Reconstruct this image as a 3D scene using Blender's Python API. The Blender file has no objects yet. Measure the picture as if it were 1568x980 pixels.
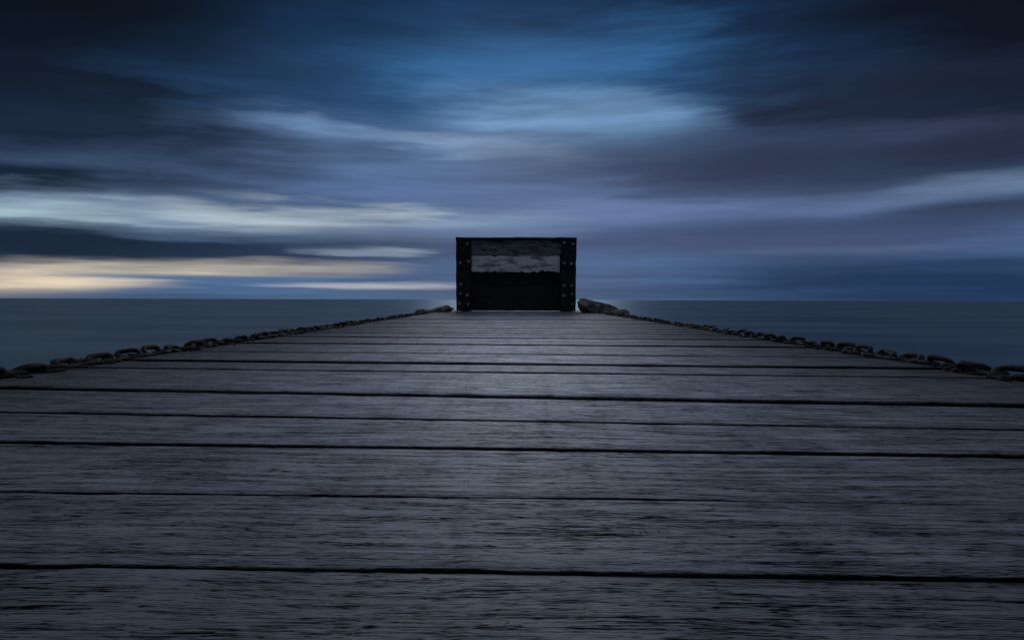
import bpy, bmesh, math, random
from mathutils import Vector, Matrix, noise
random.seed(7)
scene = bpy.context.scene
scene.view_settings.view_transform = 'Standard'
scene.view_settings.look = 'None'
scene.view_settings.exposure = 0

def lin(c):
    return tuple(((x/255)/12.92 if x/255 <= 0.04045 else ((x/255+0.055)/1.055)**2.4) for x in c) + (1.0,)

# ---------------------------------------------------------------- node helper
class NG:
    def __init__(s, tree):
        s.t = tree; s.t.nodes.clear()
    def n(s, typ, **kw):
        nd = s.t.nodes.new(typ)
        for k, v in kw.items(): setattr(nd, k, v)
        return nd
    def l(s, a, b): s.t.links.new(a, b)
    def setin(s, nd, i, v):
        if v is None: return
        if isinstance(v, bpy.types.NodeSocket): s.l(v, nd.inputs[i])
        else: nd.inputs[i].default_value = v
    def m(s, op, a, b=None, c=None, clamp=False):
        nd = s.n('ShaderNodeMath', operation=op, use_clamp=clamp)
        s.setin(nd, 0, a); s.setin(nd, 1, b); s.setin(nd, 2, c)
        return nd.outputs[0]
    def vm(s, op, a, b=None):
        nd = s.n('ShaderNodeVectorMath', operation=op)
        s.setin(nd, 0, a); s.setin(nd, 1, b)
        return nd.outputs[0]
    def comb(s, x, y, z=0.0):
        nd = s.n('ShaderNodeCombineXYZ')
        s.setin(nd, 0, x); s.setin(nd, 1, y); s.setin(nd, 2, z)
        return nd.outputs[0]
    def sep(s, v):
        nd = s.n('ShaderNodeSeparateXYZ'); s.l(v, nd.inputs[0]); return nd.outputs
    def noise(s, v, scale=1, detail=4, rough=.5, dist=0):
        nd = s.n('ShaderNodeTexNoise')
        s.l(v, nd.inputs['Vector'])
        nd.inputs['Scale'].default_value = scale; nd.inputs['Detail'].default_value = detail
        nd.inputs['Roughness'].default_value = rough; nd.inputs['Distortion'].default_value = dist
        return nd
    def rng(s, v, a, b, c=0.0, d=1.0, smooth=True):
        nd = s.n('ShaderNodeMapRange', interpolation_type='SMOOTHSTEP' if smooth else 'LINEAR')
        s.l(v, nd.inputs[0])
        for i, x in enumerate((a, b, c, d)): nd.inputs[i+1].default_value = x
        return nd.outputs[0]
    def mix(s, f, a, b, bt='MIX'):
        nd = s.n('ShaderNodeMix', data_type='RGBA', blend_type=bt)
        s.setin(nd, 0, f); s.setin(nd, 6, a); s.setin(nd, 7, b)
        return nd.outputs[2]
    def ramp(s, v, stops):
        nd = s.n('ShaderNodeValToRGB'); s.l(v, nd.inputs[0])
        e = nd.color_ramp.elements
        while len(e) < len(stops): e.new(0.5)
        for el, (p, c) in zip(e, stops): el.position = p; el.color = c
        return nd.outputs[0]

def mat(name):
    m = bpy.data.materials.new(name); m.use_nodes = True
    g = NG(m.node_tree)
    out = g.n('ShaderNodeOutputMaterial'); bs = g.n('ShaderNodeBsdfPrincipled')
    g.l(bs.outputs[0], out.inputs[0])
    return m, g, bs

# ---------------------------------------------------------------- sky
SUN_EL, SUN_AZ = math.radians(20), math.radians(1)
w = bpy.data.worlds.new("World"); scene.world = w; w.use_nodes = True
g = NG(w.node_tree)
out = g.n('ShaderNodeOutputWorld')
tc = g.n('ShaderNodeTexCoord')
X, Y, Z = g.sep(tc.outputs['Generated'])
Yp = g.m('SQRT', g.m('ADD', g.m('MULTIPLY', Y, Y), 0.02))
u = g.m('DIVIDE', X, Yp)
v = g.m('DIVIDE', g.m('MAXIMUM', Z, 0.0), Yp)
fan = g.m('ADD', 1.0, g.m('MULTIPLY', 0.22, g.m('SQRT', g.m('ADD', g.m('MULTIPLY', u, u), 0.06))))
vf = g.m('DIVIDE', v, fan)
q = g.m('LOGARITHM', g.m('ADD', vf, 0.12), math.e)
va = g.m('ADD', v, .10)
wn = g.noise(g.comb(g.m('MULTIPLY', u, 1.5), g.m('MULTIPLY', q, 2.6), 5.7), 1, 3, .5)
wv = g.vm('MULTIPLY', g.vm('SUBTRACT', wn.outputs['Color'], (.5, .5, .5)), g.comb(.36, g.m('MULTIPLY', va, .24), 0.0))
wn2 = g.noise(g.comb(g.m('MULTIPLY', u, 2.4), g.m('MULTIPLY', q, 9.0), 8.3), 1, 4, .58).outputs[0]
w2 = g.m('SUBTRACT', wn2, .5)
wv2 = g.comb(g.m('MULTIPLY', w2, .6), g.m('MULTIPLY', g.m('MULTIPLY', va, w2), .22), 0.0)
P = g.vm('ADD', g.vm('ADD', g.comb(u, v, 0.0), wv), wv2)
n2r = g.noise(g.comb(g.m('MULTIPLY', u, 1.3), g.m('MULTIPLY', q, 6.5), 11.7), 1, 4, .6).outputs[0]
n2 = g.rng(n2r, .30, .70)
col = g.ramp(g.m('MULTIPLY', v, 0.5), [
    (0.0, lin((52, 84, 124))), (0.05, lin((66, 90, 130))), (0.12, lin((74, 96, 134))),
    (0.20, lin((40, 68, 106))), (0.28, lin((20, 48, 80))), (0.34, lin((13, 32, 54))), (0.60, lin((140, 150, 170)))])
# cloud masses and darkened top corners: (dx,dy) and radii in 1/697 slope units: dx = sideways slope, dy = elevation slope
L = [
 (20, 380, 480, 170, 0, (18, 50, 86), .9, .2),
 (60, 310, 420, 150, 0, (46, 96, 144), .95, .15),
 (130, 270, 280, 80, -2, (108, 146, 186), .95, .25),
 (-720, 440, 600, 250, 0, (6, 12, 21), 1, .15),  # top left corner: vignette put into the sky colour
 (820, 430, 680, 250, 0, (9, 14, 26), 1, .15),  # top right corner, same painted vignette
 (-740, 300, 540, 130, -6, (13, 23, 38), 1, .3),
 (-300, 320, 380, 80, -6, (30, 60, 94), .75, .4),
 (-560, 235, 520, 85, -6, (22, 35, 56), 1, .4),
 (-740, 185, 420, 55, -3, (17, 30, 48), 1, .4),
 (-500, 195, 420, 46, -4, (56, 76, 106), .75, .6),
 (-170, 220, 460, 75, -6, (88, 116, 156), .9, .5),
 (-200, 245, 290, 32, -9, (106, 136, 174), .7, .6),
 (-40, 222, 260, 32, -5, (124, 150, 184), .85, .5),
 (-160, 165, 440, 50, -2, (80, 104, 146), .85, .5),
 # grey cloud right
 (580, 285, 480, 110, 4, (25, 31, 49), 1, .35),
 (270, 208, 420, 62, 2, (54, 66, 96), .95, .5),
 (540, 205, 480, 66, 5, (40, 47, 70), .95, .5),
 (560, 250, 300, 22, 5, (50, 60, 86), .7, .6),
 (760, 235, 300, 50, 5, (32, 40, 60), .9, .4),
 (700, 174, 300, 26, 6, (106, 130, 158), .9, .6),
 (520, 152, 320, 20, 5, (82, 97, 132), .75, .6),
 (260, 135, 480, 30, 1, (90, 109, 150), .85, .6),
 (740, 138, 340, 30, 4, (44, 54, 78), .9, .5),
 (430, 100, 560, 46, 2, (58, 72, 106), .9, .5),
 (560, 82, 400, 16, 2, (70, 86, 120), .8, .6),
 (640, 30, 560, 58, 0, (18, 48, 84), 1, .25),
 (700, 46, 360, 10, 1, (40, 66, 100), .7, .5),
 (720, 8, 500, 22, 0, (24, 52, 86), .8, .25),
 (0, 40, 420, 50, 0, (66, 94, 136), .6, .5),
 # left bright breaks
 (-470, 124, 640, 48, -2, (134, 158, 181), 1, .6),
 (-360, 130, 280, 32, -3, (182, 196, 205), .95, .5),
 (-740, 124, 260, 32, 0, (152, 176, 188), .9, .6),
 (-640, 108, 420, 10, -2, (90, 114, 140), .8, .6),
 (-560, 74, 660, 42, 0, (21, 40, 64), 1, .25),
 (-760, 82, 380, 44, 0, (16, 32, 52), 1, .2),
 (-430, 92, 260, 10, -1, (60, 86, 116), .7, .6),
 (-120, 98, 300, 24, 0, (76, 94, 130), .7, .5),
 (-205, 70, 120, 12, 0, (150, 165, 185), .8, .3),
 (-600, 42, 500, 22, 0, (192, 184, 170), 1, .45),
 (-790, 26, 330, 32, 0, (210, 194, 172), 1, .25),
 (-430, 30, 440, 13, -1, (66, 98, 136), .95, .4),
 (-430, 6, 720, 16, 0, (70, 100, 136), .95, .2),
 (-210, 20, 230, 9, 0, (160, 162, 170), .85, .3),
]
S = 697.0
for dx, dy, rx, ry, rot, c, a, k in L:
    mp = g.n('ShaderNodeMapping', vector_type='TEXTURE')
    g.l(P, mp.inputs[0])
    mp.inputs[1].default_value = (dx/S, dy/S, 0)
    mp.inputs[2].default_value = (0, 0, math.radians(rot))
    mp.inputs[3].default_value = (rx/S, ry/S, 1)
    gr = g.n('ShaderNodeTexGradient', gradient_type='SPHERICAL')
    g.l(mp.outputs[0], gr.inputs[0])
    b = g.rng(gr.outputs['Fac'], 0.0, 0.8)
    mod = g.m('MULTIPLY_ADD', n2, k*a, a*(1.0-k*.75))
    f = g.m('MULTIPLY', b, mod, clamp=True)
    col = g.mix(f, col, lin(c))
mod = g.m('MULTIPLY_ADD', n2, .42, .80)
col = g.vm('MULTIPLY', col, g.comb(mod, mod, mod))
bg = g.n('ShaderNodeBackground'); g.l(col, bg.inputs[0]); bg.inputs[1].default_value = 1.0
sky = g.n('ShaderNodeTexSky'); sky.sky_type = 'NISHITA'; sky.sun_disc = False
sky.sun_elevation = SUN_EL; sky.sun_rotation = SUN_AZ
bg2 = g.n('ShaderNodeBackground'); g.l(sky.outputs[0], bg2.inputs[0]); bg2.inputs[1].default_value = 0.0008
ad = g.n('ShaderNodeAddShader'); g.l(bg.outputs[0], ad.inputs[0]); g.l(bg2.outputs[0], ad.inputs[1])
g.l(ad.outputs[0], out.inputs[0])

# soft light from the bright opening in the cloud ahead
sd = bpy.data.lights.new("sun", 'SUN'); sd.energy = 0.62; sd.angle = math.radians(24); sd.color = (.84, .90, 1.0)
so = bpy.data.objects.new("sun", sd); scene.collection.objects.link(so)
dirv = Vector((math.sin(SUN_AZ)*math.cos(SUN_EL), math.cos(SUN_AZ)*math.cos(SUN_EL), math.sin(SUN_EL)))
so.rotation_euler = dirv.to_track_quat('Z', 'Y').to_euler()
so.location = dirv*20

# ---------------------------------------------------------------- materials
def wood_material(name, dark, light, deck=False, rough=.5, bump=.8, stain=0.0):
    m, g, bs = mat(name)
    uvn = g.n('ShaderNodeUVMap', uv_map='UVMap')
    U, V, _ = g.sep(uvn.outputs[0])          # U metres along the grain, V metres across + random offset
    att = g.n('ShaderNodeAttribute', attribute_name='rnd')
    wob = g.noise(g.comb(g.m('MULTIPLY', U, 1.6), g.m('MULTIPLY', V, 6)), 1, 1).outputs[0]
    V2 = g.m('ADD', V, g.m('MULTIPLY', g.m('SUBTRACT', wob, .5), .055))
    fine = g.noise(g.comb(g.m('MULTIPLY', U, 50), g.m('MULTIPLY', V2, 1000)), 1, 2, .65).outputs[0]
    line = g.noise(g.comb(g.m('MULTIPLY', U, 8), g.m('MULTIPLY', V2, 250), 5.0), 1, 3, .66).outputs[0]
    broad = g.noise(g.comb(g.m('MULTIPLY', U, 3.5), g.m('MULTIPLY', V2, 90), 2.0), 1, 2, .6).outputs[0]
    blot = g.noise(g.comb(g.m('MULTIPLY', U, 5), g.m('MULTIPLY', V, 10), 4.0), 1, 3, .65).outputs[0]
    # thin drying checks follow the growth rings (contours of a stretched noise); their width varies
    d = g.m('ABSOLUTE', g.m('SUBTRACT', line, .5))
    wid = g.rng(g.m('ADD', g.m('MULTIPLY', blot, .3), g.m('MULTIPLY', broad, .7)), .35, .68, .026, -.008)
    crk = g.rng(g.m('SUBTRACT', d, wid), -.002, .017)
    pit = g.rng(g.m('ADD', fine, g.m('MULTIPLY', g.m('SUBTRACT', broad, .5), .4)), .28, .40)
    crk = g.m('MULTIPLY', crk, pit)
    t = g.m('ADD', g.m('MULTIPLY', g.rng(fine, .3, .7), .6), g.m('MULTIPLY', g.rng(broad, .3, .7), .4))
    c = g.mix(t, dark, light)
    c = g.mix(g.m('MULTIPLY_ADD', crk, .94, .06), (0.003, .003, .004, 1), c)
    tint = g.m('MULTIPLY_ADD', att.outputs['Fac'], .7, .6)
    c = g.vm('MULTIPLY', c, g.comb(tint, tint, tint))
    if deck:
        bl = g.rng(blot, .3, .7, .70, 1.2)
        c = g.vm('MULTIPLY', c, g.comb(bl, bl, bl))
        spn = g.noise(g.comb(g.m('MULTIPLY', U, 260), g.m('MULTIPLY', V, 330), 4.0), 1, 0).outputs[0]
        sp = g.m('MULTIPLY', g.rng(spn, .60, .72), g.rng(blot, .50, .66))
        c = g.mix(g.m('MULTIPLY', sp, .6), c, (.18, .12, .07, 1))
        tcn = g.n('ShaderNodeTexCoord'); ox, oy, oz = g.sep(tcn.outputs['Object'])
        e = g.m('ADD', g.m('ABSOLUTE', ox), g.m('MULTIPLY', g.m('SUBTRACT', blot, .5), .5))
        ed = g.rng(e, .05, 1.75, 1.0, .13)  # vignette painted into the wood colour: bright middle, dark deck sides
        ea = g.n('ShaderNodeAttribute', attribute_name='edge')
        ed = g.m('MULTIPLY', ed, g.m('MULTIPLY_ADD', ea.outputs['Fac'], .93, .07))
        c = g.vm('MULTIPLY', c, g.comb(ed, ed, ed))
        g.l(g.m('MULTIPLY', g.m('MULTIPLY', crk, ea.outputs['Fac']), .34), bs.inputs['Specular IOR Level'])
    else:
        if stain:
            sn = g.noise(g.comb(g.m('MULTIPLY', U, 2.6), g.m('MULTIPLY', V, 9), 7.0), 1, 4, .6).outputs[0]
            st = g.rng(sn, .36, .56, 1-stain, 1.0)
            c = g.vm('MULTIPLY', c, g.comb(st, st, st))
        g.l(g.m('MULTIPLY', crk, .35), bs.inputs['Specular IOR Level'])
    g.l(c, bs.inputs['Base Color'])
    r = g.m('MULTIPLY_ADD', blot, .3, rough-.15)
    g.l(g.m('ADD', r, g.m('MULTIPLY', g.m('SUBTRACT', 1.0, crk), .3)), bs.inputs['Roughness'])
    hgt = g.m('ADD', crk, g.m('MULTIPLY', fine, .7))
    bp = g.n('ShaderNodeBump'); bp.inputs['Strength'].default_value = bump; bp.inputs['Distance'].default_value = .0013
    g.l(hgt, bp.inputs['Height']); g.l(bp.outputs[0], bs.inputs['Normal'])
    return m

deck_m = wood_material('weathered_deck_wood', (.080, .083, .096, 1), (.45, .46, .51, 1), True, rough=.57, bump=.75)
dark_m = wood_material('dark_tarred_timber', (.008, .007, .007, 1), (.028, .023, .021, 1), rough=.75)
grey_m = wood_material('grey_timber', (.06, .052, .048, 1), (.28, .255, .24, 1), rough=.7, stain=.75, bump=.4)
pale_m = wood_material('pale_worn_paint_timber', (.52, .47, .44, 1), (.86, .80, .77, 1), rough=.8, stain=.65, bump=.3)

def simple_noise_mat(name, c1, c2, scale, rough, metal=0, bump=.5, bd=.01, spec=.5):
    m, g, bs = mat(name)
    t = g.n('ShaderNodeTexCoord')
    nn = g.noise(t.outputs['Object'], scale, 5, .62).outputs[0]
    n3 = g.noise(t.outputs['Object'], scale*5, 2, .6).outputs[0]
    c = g.mix(g.rng(nn, .35, .65), c1, c2)
    g.l(c, bs.inputs['Base Color'])
    bs.inputs['Metallic'].default_value = metal
    bs.inputs['Specular IOR Level'].default_value = spec
    g.l(g.m('MULTIPLY_ADD', n3, .4, rough-.2), bs.inputs['Roughness'])
    bp = g.n('ShaderNodeBump'); bp.inputs['Strength'].default_value = bump; bp.inputs['Distance'].default_value = bd
    g.l(g.m('ADD', nn, g.m('MULTIPLY', n3, .4)), bp.inputs['Height']); g.l(bp.outputs[0], bs.inputs['Normal'])
    return m
chain_m = simple_noise_mat('rusted_iron', (.005, .005, .006, 1), (.020, .016, .015, 1), 25, .75, .0, .9, .005, .2)
rock_m = simple_noise_mat('dark_rock', (.025, .021, .02, 1), (.16, .14, .125, 1), 5, .85, 0, .8, .03, .25)
bolt_m = simple_noise_mat('galvanised_bolt', (.06, .055, .053, 1), (.34, .31, .30, 1), 30, .6, .1, .5, .004)
weed_m = simple_noise_mat('dry_seaweed', (.004, .004, .005, 1), (.016, .014, .013, 1), 30, .85, 0, .8, .004, .15)
sand_m = simple_noise_mat('sand_crumbs', (.06, .045, .03, 1), (.2, .15, .10, 1), 60, .9, 0, .3, .001)

# ---------------------------------------------------------------- mesh tools
def new_obj(name, bm, material, parent=None, smooth=False):
    me = bpy.data.meshes.new(name); bm.to_mesh(me); bm.free()
    if smooth:
        for p in me.polygons: p.use_smooth = True
    me.materials.append(material)
    o = bpy.data.objects.new(name, me); scene.collection.objects.link(o)
    if parent: o.parent = parent
    return o

def add_timber(bm, lo, hi, axis, seg=12, jit=.004, bev=.012, rnd=None):
    uvl = bm.loops.layers.uv.get('UVMap') or bm.loops.layers.uv.new('UVMap')
    rl = bm.verts.layers.float.get('rnd') or bm.verts.layers.float.new('rnd')
    rnd = random.random() if rnd is None else rnd
    off = random.uniform(0, 50); so = random.uniform(0, 50)
    A = axis; B, C = [i for i in range(3) if i != axis]
    b = bev
    prof = [(lo[B]+b, lo[C]), (hi[B]-b, lo[C]), (hi[B], lo[C]+b), (hi[B], hi[C]-b), (hi[B]-b, hi[C]), (lo[B]+b, hi[C]), (lo[B], hi[C]-b), (lo[B], lo[C]+b)]
    rings = []
    for i in range(seg+1):
        a = lo[A] + (hi[A]-lo[A])*i/seg
        ring = []
        for j, (pb, pc) in enumerate(prof):
            jb = noise.noise(Vector((a*5, j*3.1, so)))*jit; jc = noise.noise(Vector((a*5, j*3.1+50, so)))*jit
            co = [0, 0, 0]; co[A] = a; co[B] = pb+jb; co[C] = pc+jc
            vv = bm.verts.new(co); vv[rl] = rnd; ring.append(vv)
        rings.append(ring)
    fs = []
    for i in range(seg):
        for j in range(8):
            fs.append(bm.faces.new((rings[i][j], rings[i][(j+1) % 8], rings[i+1][(j+1) % 8], rings[i+1][j])))
    fs.append(bm.faces.new(rings[0])); fs.append(bm.faces.new(rings[-1]))
    for f in fs:
        for lp in f.loops:
            c = lp.vert.co
            lp[uvl].uv = (c[A]+so, c[B]+c[C]+off)

# ---------------------------------------------------------------- deck planks
bm = bmesh.new()
uvl = bm.loops.layers.uv.new('UVMap'); rl = bm.verts.layers.float.new('rnd'); el = bm.verts.layers.float.new('edge')
# joints between planks: (distance along the pier at x=0, skew, gap half-width, lip of the next board)
joints = [(-1.30, 0, .004, 0), (-1.08, 0, .004, 0), (-.86, 0, .004, 0), (-.64, 0, .004, 0), (-.42, 0, .004, 0), (-.20, 0, .004, 0), (.02, 0, .003, 0), (.23, -.006, .0028, 0),
          (.440, -.012, .0012, .0), (.608, -.016, .0026, .0006), (.811, -.025, .0048, .0015), (1.002, -.045, .0042, .001), (1.245, -.060, .013, .004),
          (1.673, -.047, .009, .003), (1.892, -.046, .013, .004), (2.233, -.044, .007, .001), (2.681, -.042, .015, .005)]
z = 2.681
while z < 11.3:
    z += random.uniform(.20, .32)
    joints.append((z, -.040+.0032*(z-2.7)+random.uniform(-.004, .004), random.choice([.005, .007, .010, .016]), random.uniform(0, .006)))
near_shade = {7: -.30, 8: -.12, 9: .08, 10: .28, 11: .5, 12: .75}  # planks nearest the camera painted darker, light falloff put into their tone
for i in range(len(joints)-1):
    y0, k0, g0, lip = joints[i]; y1, k1, g1, _ = joints[i+1]
    near = y0 < 3
    xl = -1.80+random.uniform(-.05, .03); xr = 1.80+random.uniform(-.03, .05)
    nx = 800 if (0 < y1 and y0 < 1.7) else (260 if near else 120)
    nz = random.uniform(-.001, .001)
    tint = near_shade.get(i, random.uniform(.5, 1.2)); off = random.uniform(0, 30); so = random.uniform(0, 30)
    rb = .0014 if y0 < .7 else (.0025 if y0 < 1.1 else .006)
    jt = .6 if y0 < .5 else 1.0
    rows = [(0, -.055, 0), (0, -rb*1.1, 0), (rb*.35, -rb*.35, .25), (rb*1.2, 0, .9)]
    mids = [.15, .32, .5, .68, .85]
    prev = None
    for a in range(nx+1):
        x = xl+(xr-xl)*a/nx
        def en(s): return noise.noise(Vector((x*2.0, s, 0)))*.0020 + noise.noise(Vector((x*14, s, 3)))*.0014 + noise.noise(Vector((x*70, s, 6)))*.0012
        e0 = en(i*7.3)*jt; e1 = en(i*7.3+40)*jt
        bite0 = max(0, noise.noise(Vector((x*5, i*3.7, 9)))-.30)*.02*jt
        bite1 = max(0, noise.noise(Vector((x*5, i*3.7, 19)))-.30)*.02*jt
        ya = y0+k0*x+g0+e0+bite0; yb = y1+k1*x-g1-e1-bite1
        wdt = yb-ya
        warp = noise.noise(Vector((x*.8, i*5.1, 30)))*.002
        pr = []
        for dy, dz, e in rows: pr.append((ya+dy, dz, e))
        for t in mids: pr.append((ya+wdt*t, 0.0, 1))
        for dy, dz, e in reversed(rows): pr.append((yb-dy, dz, e))
        ring = []
        for yy, zz, e in pr:
            t = min(1, max(0, (yy-ya)/max(wdt, 1e-4)))
            zt = zz+nz+lip*(1-t)+warp
            if e == 1: zt += noise.noise(Vector((x*6, yy*45, i)))*.0005
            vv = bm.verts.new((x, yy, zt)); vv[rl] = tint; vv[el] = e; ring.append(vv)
        if prev:
            for j in range(len(ring)-1):
                f = bm.faces.new((prev[j], ring[j], ring[j+1], prev[j+1])); f.smooth = True
                for lp in f.loops:
                    c = lp.vert.co; lp[uvl].uv = (c.x+so, (c.y-(k0*c.x))+off + (c.z if j < 1 else 0))
        else:
            bm.faces.new(ring[::-1])
        prev = ring
    bm.faces.new(prev)
pier = bpy.data.objects.new('wooden_pier', None); scene.collection.objects.link(pier)
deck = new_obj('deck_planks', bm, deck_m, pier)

# structure under the deck
bm = bmesh.new()
for x in (-1.55, -.78, 0, .78, 1.55):
    add_timber(bm, (x-.09, -1.3, -.33), (x+.09, 11.3, -.065), 1, 40)
for y in (-.8, 1.5, 3.8, 6.1, 8.4, 10.8):
    add_timber(bm, (-1.75, y-.12, -.62), (1.75, y+.12, -.335), 0, 12)
    for x in (-1.45, 1.45):
        add_timber(bm, (x-.14, y-.14, -4.0), (x+.14, y+.14, -.625), 2, 10, .01, .04)
new_obj('substructure', bm, dark_m, pier)

# ---------------------------------------------------------------- chains along both edges
def add_link(bm, M, Lh, Wh, r):
    path = []
    n = 9
    s = Lh-Wh
    for i in range(n): a = -math.pi/2+math.pi*i/(n-1); path.append((s+Wh*math.cos(a), Wh*math.sin(a)))
    for i in range(n): a = math.pi/2+math.pi*i/(n-1); path.append((-s+Wh*math.cos(a), Wh*math.sin(a)))
    N = len(path); rings = []
    for i in range(N):
        p = Vector((path[i][0], path[i][1], 0)); q0 = Vector((*path[i-1], 0)); q1 = Vector((*path[(i+1) % N], 0))
        t = (q1-q0).normalized(); nn = Vector((t.y, -t.x, 0))
        ring = []
        for j in range(8):
            a = 2*math.pi*j/8
            rr = r*(1+.5*noise.noise(p*45+Vector((j*1.7, 0, 0))+M.translation*9))
            ring.append(bm.verts.new(M @ (p+nn*math.cos(a)*rr+Vector((0, 0, math.sin(a)*rr)))))
        rings.append(ring)
    for i in range(N):
        for j in range(8):
            bm.faces.new((rings[i][j], rings[(i+1) % N][j], rings[(i+1) % N][(j+1) % 8], rings[i][(j+1) % 8]))
for side in (-1, 1):
    bm = bmesh.new()
    y = -1.2; i = 0
    while y < 10.2:
        x = side*(1.735+.022*noise.noise(Vector((y*1.7, side*5, 0))))
        yaw = random.uniform(-.3, .3)
        roll = random.uniform(.5, 1.0)*random.choice([-1, 1]) if i % 2 else random.uniform(-.2, .2)
        zz = .007+(.018*abs(math.sin(roll)))
        M = Matrix.Translation((x, y, zz)) @ Matrix.Rotation(math.pi/2+yaw, 4, 'Z') @ Matrix.Rotation(random.uniform(-.1, .1), 4, 'Y') @ Matrix.Rotation(roll, 4, 'X')
        add_link(bm, M, .045, .022, .0112)
        y += .068*random.uniform(.95, 1.05); i += 1
    new_obj('anchor_chain', bm, chain_m, None, True)

def add_blob(bm, c, s, sub=2, seed=0, amp=.35, fr=1.6, R=None):
    ret = bmesh.ops.create_icosphere(bm, subdivisions=sub, radius=1)
    for vv in ret['verts']:
        p = vv.co.copy()
        d = 1+amp*noise.noise(p*fr+Vector((seed, seed*.7, 0)))+amp*.4*noise.noise(p*fr*3+Vector((seed, 0, 5)))
        p = Vector((p.x*s[0]*d, p.y*s[1]*d, p.z*s[2]*d))
        if R: p = R @ p
        vv.co = p+Vector(c)
bm = bmesh.new()
for side in (-1, 1):
    for i in range(1600):
        y = random.uniform(.2, 10.3)
        x = side*random.gauss(1.742, .034)
        s = random.uniform(.005, .019)
        add_blob(bm, (x, y, s*.3), (s*random.uniform(.8, 1.8), s*random.uniform(.8, 1.8), s*random.uniform(.4, .9)), 1, random.random()*90, .7)
new_obj('dried_seaweed', bm, weed_m, None)

bm = bmesh.new()
for i in range(260):
    y = .36+random.random()**1.6*2.6; x = random.gauss(0, .75)
    if abs(x) > 1.6: continue
    s = random.uniform(.0005, .0012)
    for k in range(random.choice([1, 1, 1, 3, 5])):
        add_blob(bm, (x+random.gauss(0, .006), y+random.gauss(0, .004), .0015+s*.3), (s*random.uniform(.6, 1.5), s, s*.7), 1, random.random()*90, .6)
new_obj('sand_crumbs', bm, sand_m, None)

# ---------------------------------------------------------------- timber end stop
stop = bpy.data.objects.new('timber_end_stop', None); scene.collection.objects.link(stop)
YF = 10.45
def part(name, boxes, m, axis, **kw):
    bm = bmesh.new()
    for lo, hi in boxes: add_timber(bm, lo, hi, axis, **kw)
    return new_obj(name, bm, m, stop)
part('corner_posts', [((-1.375, YF, .012), (-1.03, YF+.30, 1.640)), ((1.03, YF, .012), (1.375, YF+.30, 1.640))], dark_m, 2, jit=.012, seg=20)
part('top_cap', [((-1.38, YF-.015, 1.635), (1.38, YF+.42, 1.69))], dark_m, 0, jit=.010, seg=30)
part('upper_board', [((-1.035, YF+.05, 1.28), (1.035, YF+.155, 1.637))], grey_m, 0, jit=.014, seg=30, rnd=.6)
part('backing', [((-1.035, YF+.275, .012), (1.035, YF+.36, 1.637))], dark_m, 0, jit=.004, seg=10)
bm = bmesh.new()
uvl = bm.loops.layers.uv.new('UVMap'); rl = bm.verts.layers.float.new('rnd')
n = 160; prev = None
for i in range(n+1):
    x = -1.02+2.02*i/n
    zb = .905+.035*noise.noise(Vector((x*2.2, 0, 4)))+.03*noise.noise(Vector((x*11, 0, 4)))+.012*noise.noise(Vector((x*40, 0, 4)))
    zt = 1.272+.014*noise.noise(Vector((x*6, 3, 4)))-.05*max(0, noise.noise(Vector((x*5, 8, 4)))-.2)
    ring = []
    for yy, zz in ((YF+.14, zb), (YF+.035, zb), (YF+.02, zb+.012), (YF+.02, (zb+zt)/2), (YF+.02, zt-.012), (YF+.035, zt), (YF+.14, zt)):
        vv = bm.verts.new((x, yy, zz)); vv[rl] = .6; ring.append(vv)
    if prev:
        for j in range(7):
            k = (j+1) % 7
            f = bm.faces.new((prev[j], prev[k], ring[k], ring[j]))
            for lp in f.loops: lp[uvl].uv = (lp.vert.co.x, lp.vert.co.z+lp.vert.co.y)
    else: bm.faces.new(ring)
    prev = ring
bm.faces.new(prev[::-1])
bmesh.ops.recalc_face_normals(bm, faces=bm.faces)
new_obj('pale_board', bm, pale_m, stop)
part('lower_boards', [((-1.035, YF+.16, .60), (1.035, YF+.27, 1.0)), ((-1.035, YF+.16, .303), (1.035, YF+.27, .597)), ((-1.035, YF+.16, .012), (1.035, YF+.27, .30))], dark_m, 0, jit=.004, seg=30)
part('side_beams', [((sx-.12, YF+.365, zz), (sx+.12, YF+.85, zz+.26)) for sx in (-1.2, 1.2) for zz in (.012, .70, 1.36)], dark_m, 1)
bm = bmesh.new()
def bx(bm, lo, hi, b=.004):
    r = bmesh.ops.create_cube(bm, size=1)
    c = [(lo[i]+hi[i])/2 for i in range(3)]; s = [hi[i]-lo[i] for i in range(3)]
    for vv in r['verts']: vv.co = Vector((vv.co.x*s[0]+c[0], vv.co.y*s[1]+c[1], vv.co.z*s[2]+c[2]))
    bmesh.ops.bevel(bm, geom=list({e for vv in r['verts'] for e in vv.link_edges}), offset=b, segments=2, affect='EDGES')
for sx in (-1, 1):
    for a, b in ((.03, .72), (.98, 1.60)):
        bx(bm, (sx*1.35 if sx < 0 else 1.06, YF-.016, a), (-1.06 if sx < 0 else 1.35, YF-.010, b), .002)
new_obj('steel_straps', bm, chain_m, stop)
bm = bmesh.new()
rb = random.Random(4)
for sx in (-1, 1):
    for zi, zz in enumerate((1.54, 1.12, .60, .38, .16)):
        for xx in (1.10, 1.28):
            if rb.random() < .2: continue
            x = sx*xx+rb.uniform(-.02, .02); z2 = zz+rb.uniform(-.03, .03)
            s = rb.uniform(.026, .036)
            bx(bm, (x-s, YF-.026, z2-s), (x+s, YF-.0165, z2+s))
            r = bmesh.ops.create_cone(bm, cap_ends=True, segments=6, radius1=.019, radius2=.016, depth=.03)
            for vv in r['verts']: vv.co = Matrix.Rotation(math.pi/2, 3, 'X') @ vv.co + Vector((x, YF-.042, z2))
new_obj('bolts', bm, bolt_m, stop)

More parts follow.
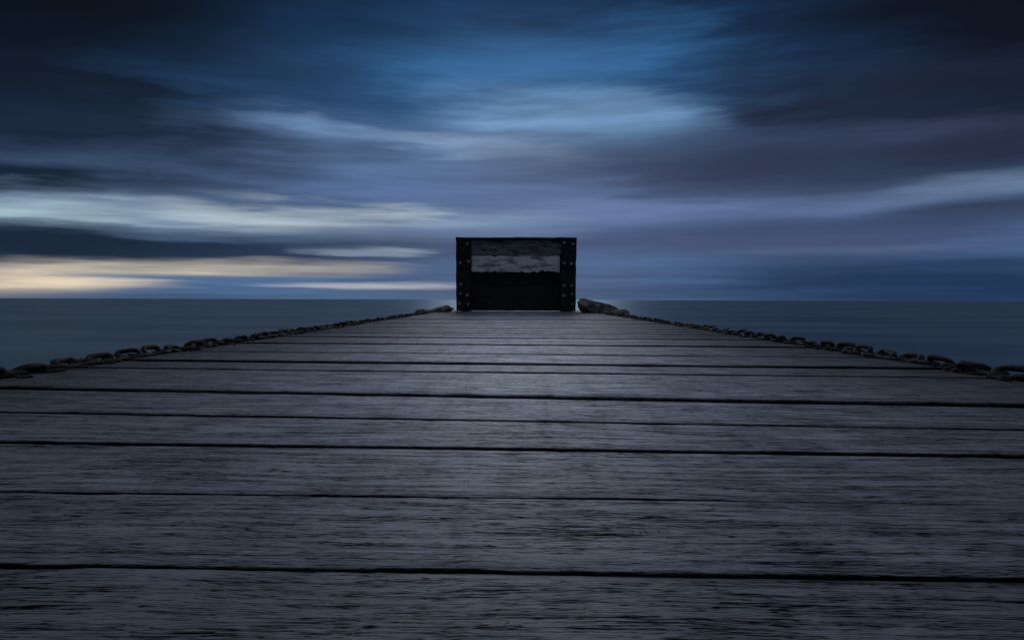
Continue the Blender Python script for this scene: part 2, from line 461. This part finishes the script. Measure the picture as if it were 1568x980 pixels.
# ---------------------------------------------------------------- rocks beside the end of the pier
def rock(name, c, s, rot, seed, amp=.35):
    bm = bmesh.new()
    bmesh.ops.create_icosphere(bm, subdivisions=5, radius=1)
    rs = random.Random(seed)
    planes = [(Vector((rs.gauss(0, 1), rs.gauss(0, 1), rs.gauss(0, 1))).normalized(), rs.uniform(.50, .80)) for _ in range(14)]
    for vv in bm.verts:
        p = vv.co.copy()
        for nv, d in planes:
            k = p.dot(nv)
            if k > d: p -= nv*(k-d)*.95
        p *= 1+amp*.3*noise.noise(p*1.7+Vector((seed, 0, 0)))+amp*.12*noise.noise(p*5+Vector((seed, 0, 0)))+amp*.06*noise.noise(p*16)
        vv.co = Vector((p.x*s[0], p.y*s[1], p.z*s[2]))
    o = new_obj(name, bm, rock_m, None, True)
    o.location = c; o.rotation_euler = [math.radians(a) for a in rot]
rock('boulder', (1.80, 9.75, .03), (.70, .34, .22), (5, 19, 8), 3)
rock('boulder', (2.18, 9.45, -.01), (.28, .30, .15), (0, 14, 40), 9)
rock('boulder', (-1.62, 9.9, .03), (.36, .28, .14), (0, -14, 10), 5)
rock('boulder', (-1.95, 9.7, -.04), (.34, .30, .12), (0, -10, 60), 12)
bm = bmesh.new()
for i in range(90):
    side = random.choice([-1, 1])
    t = random.random()
    x = side*(2.05+t*1.6); y = random.uniform(9.0, 12.2); zc = -.45-t*1.1+random.uniform(-.1, .1)
    add_blob(bm, (x, y, zc), (random.uniform(.25, .45), random.uniform(.25, .4), random.uniform(.18, .3)), 3, random.random()*90, .5, 1.2)
new_obj('riprap_bank', bm, rock_m, None, True)

# ---------------------------------------------------------------- sea
bm = bmesh.new()
R = 30000
radii = [0, 5, 10, 20, 40, 80, 160, 320, 640, 1500, 4000, 10000, R]
seg = 96; prev = None
c0 = bm.verts.new((0, 0, 0))
for r in radii[1:]:
    ring = [bm.verts.new((r*math.cos(2*math.pi*i/seg), r*math.sin(2*math.pi*i/seg), 0)) for i in range(seg)]
    for i in range(seg):
        j = (i+1) % seg
        if prev: bm.faces.new((prev[i], ring[i], ring[j], prev[j]))
        else: bm.faces.new((c0, ring[i], ring[j]))
    prev = ring
m = bpy.data.materials.new('long_exposure_sea'); m.use_nodes = True
g = NG(m.node_tree)
out = g.n('ShaderNodeOutputMaterial')
t = g.n('ShaderNodeTexCoord'); ox, oy, oz = g.sep(t.outputs['Object'])
a = g.noise(g.comb(g.m('MULTIPLY', ox, .05), g.m('MULTIPLY', oy, .16)), 1, 3, .5).outputs[0]
b = g.noise(g.comb(g.m('MULTIPLY', ox, .5), g.m('MULTIPLY', oy, 1.1), 3.0), 1, 2, .5).outputs[0]
c = g.mix(g.rng(a, .35, .65), (.026, .052, .075, 1), (.060, .092, .115, 1))
dif = g.n('ShaderNodeBsdfDiffuse'); g.l(c, dif.inputs[0])
gl = g.n('ShaderNodeBsdfGlossy'); gl.inputs['Roughness'].default_value = .24; gl.inputs[0].default_value = (.75, .88, 1, 1)
bp = g.n('ShaderNodeBump'); bp.inputs['Strength'].default_value = .2; bp.inputs['Distance'].default_value = .12
g.l(g.m('ADD', b, g.m('MULTIPLY', a, 2)), bp.inputs['Height']); g.l(bp.outputs[0], gl.inputs['Normal'])
mx = g.n('ShaderNodeMixShader'); mx.inputs[0].default_value = .17
g.l(dif.outputs[0], mx.inputs[1]); g.l(gl.outputs[0], mx.inputs[2]); g.l(mx.outputs[0], out.inputs[0])
sea = new_obj('sea', bm, m); sea.location.z = -1.5

# ---------------------------------------------------------------- camera
cd = bpy.data.cameras.new('camera'); cd.lens = 16.0; cd.sensor_width = 36; cd.clip_start = .01; cd.clip_end = 60000
co = bpy.data.objects.new('camera', cd); scene.collection.objects.link(co)
Rm = Matrix.Rotation(math.radians(.49), 4, 'Z') @ Matrix.Rotation(math.radians(90-2.545), 4, 'X') @ Matrix.Rotation(math.radians(.17), 4, 'Z')
co.matrix_world = Matrix.Translation((0, 0, .27)) @ Rm
scene.camera = co
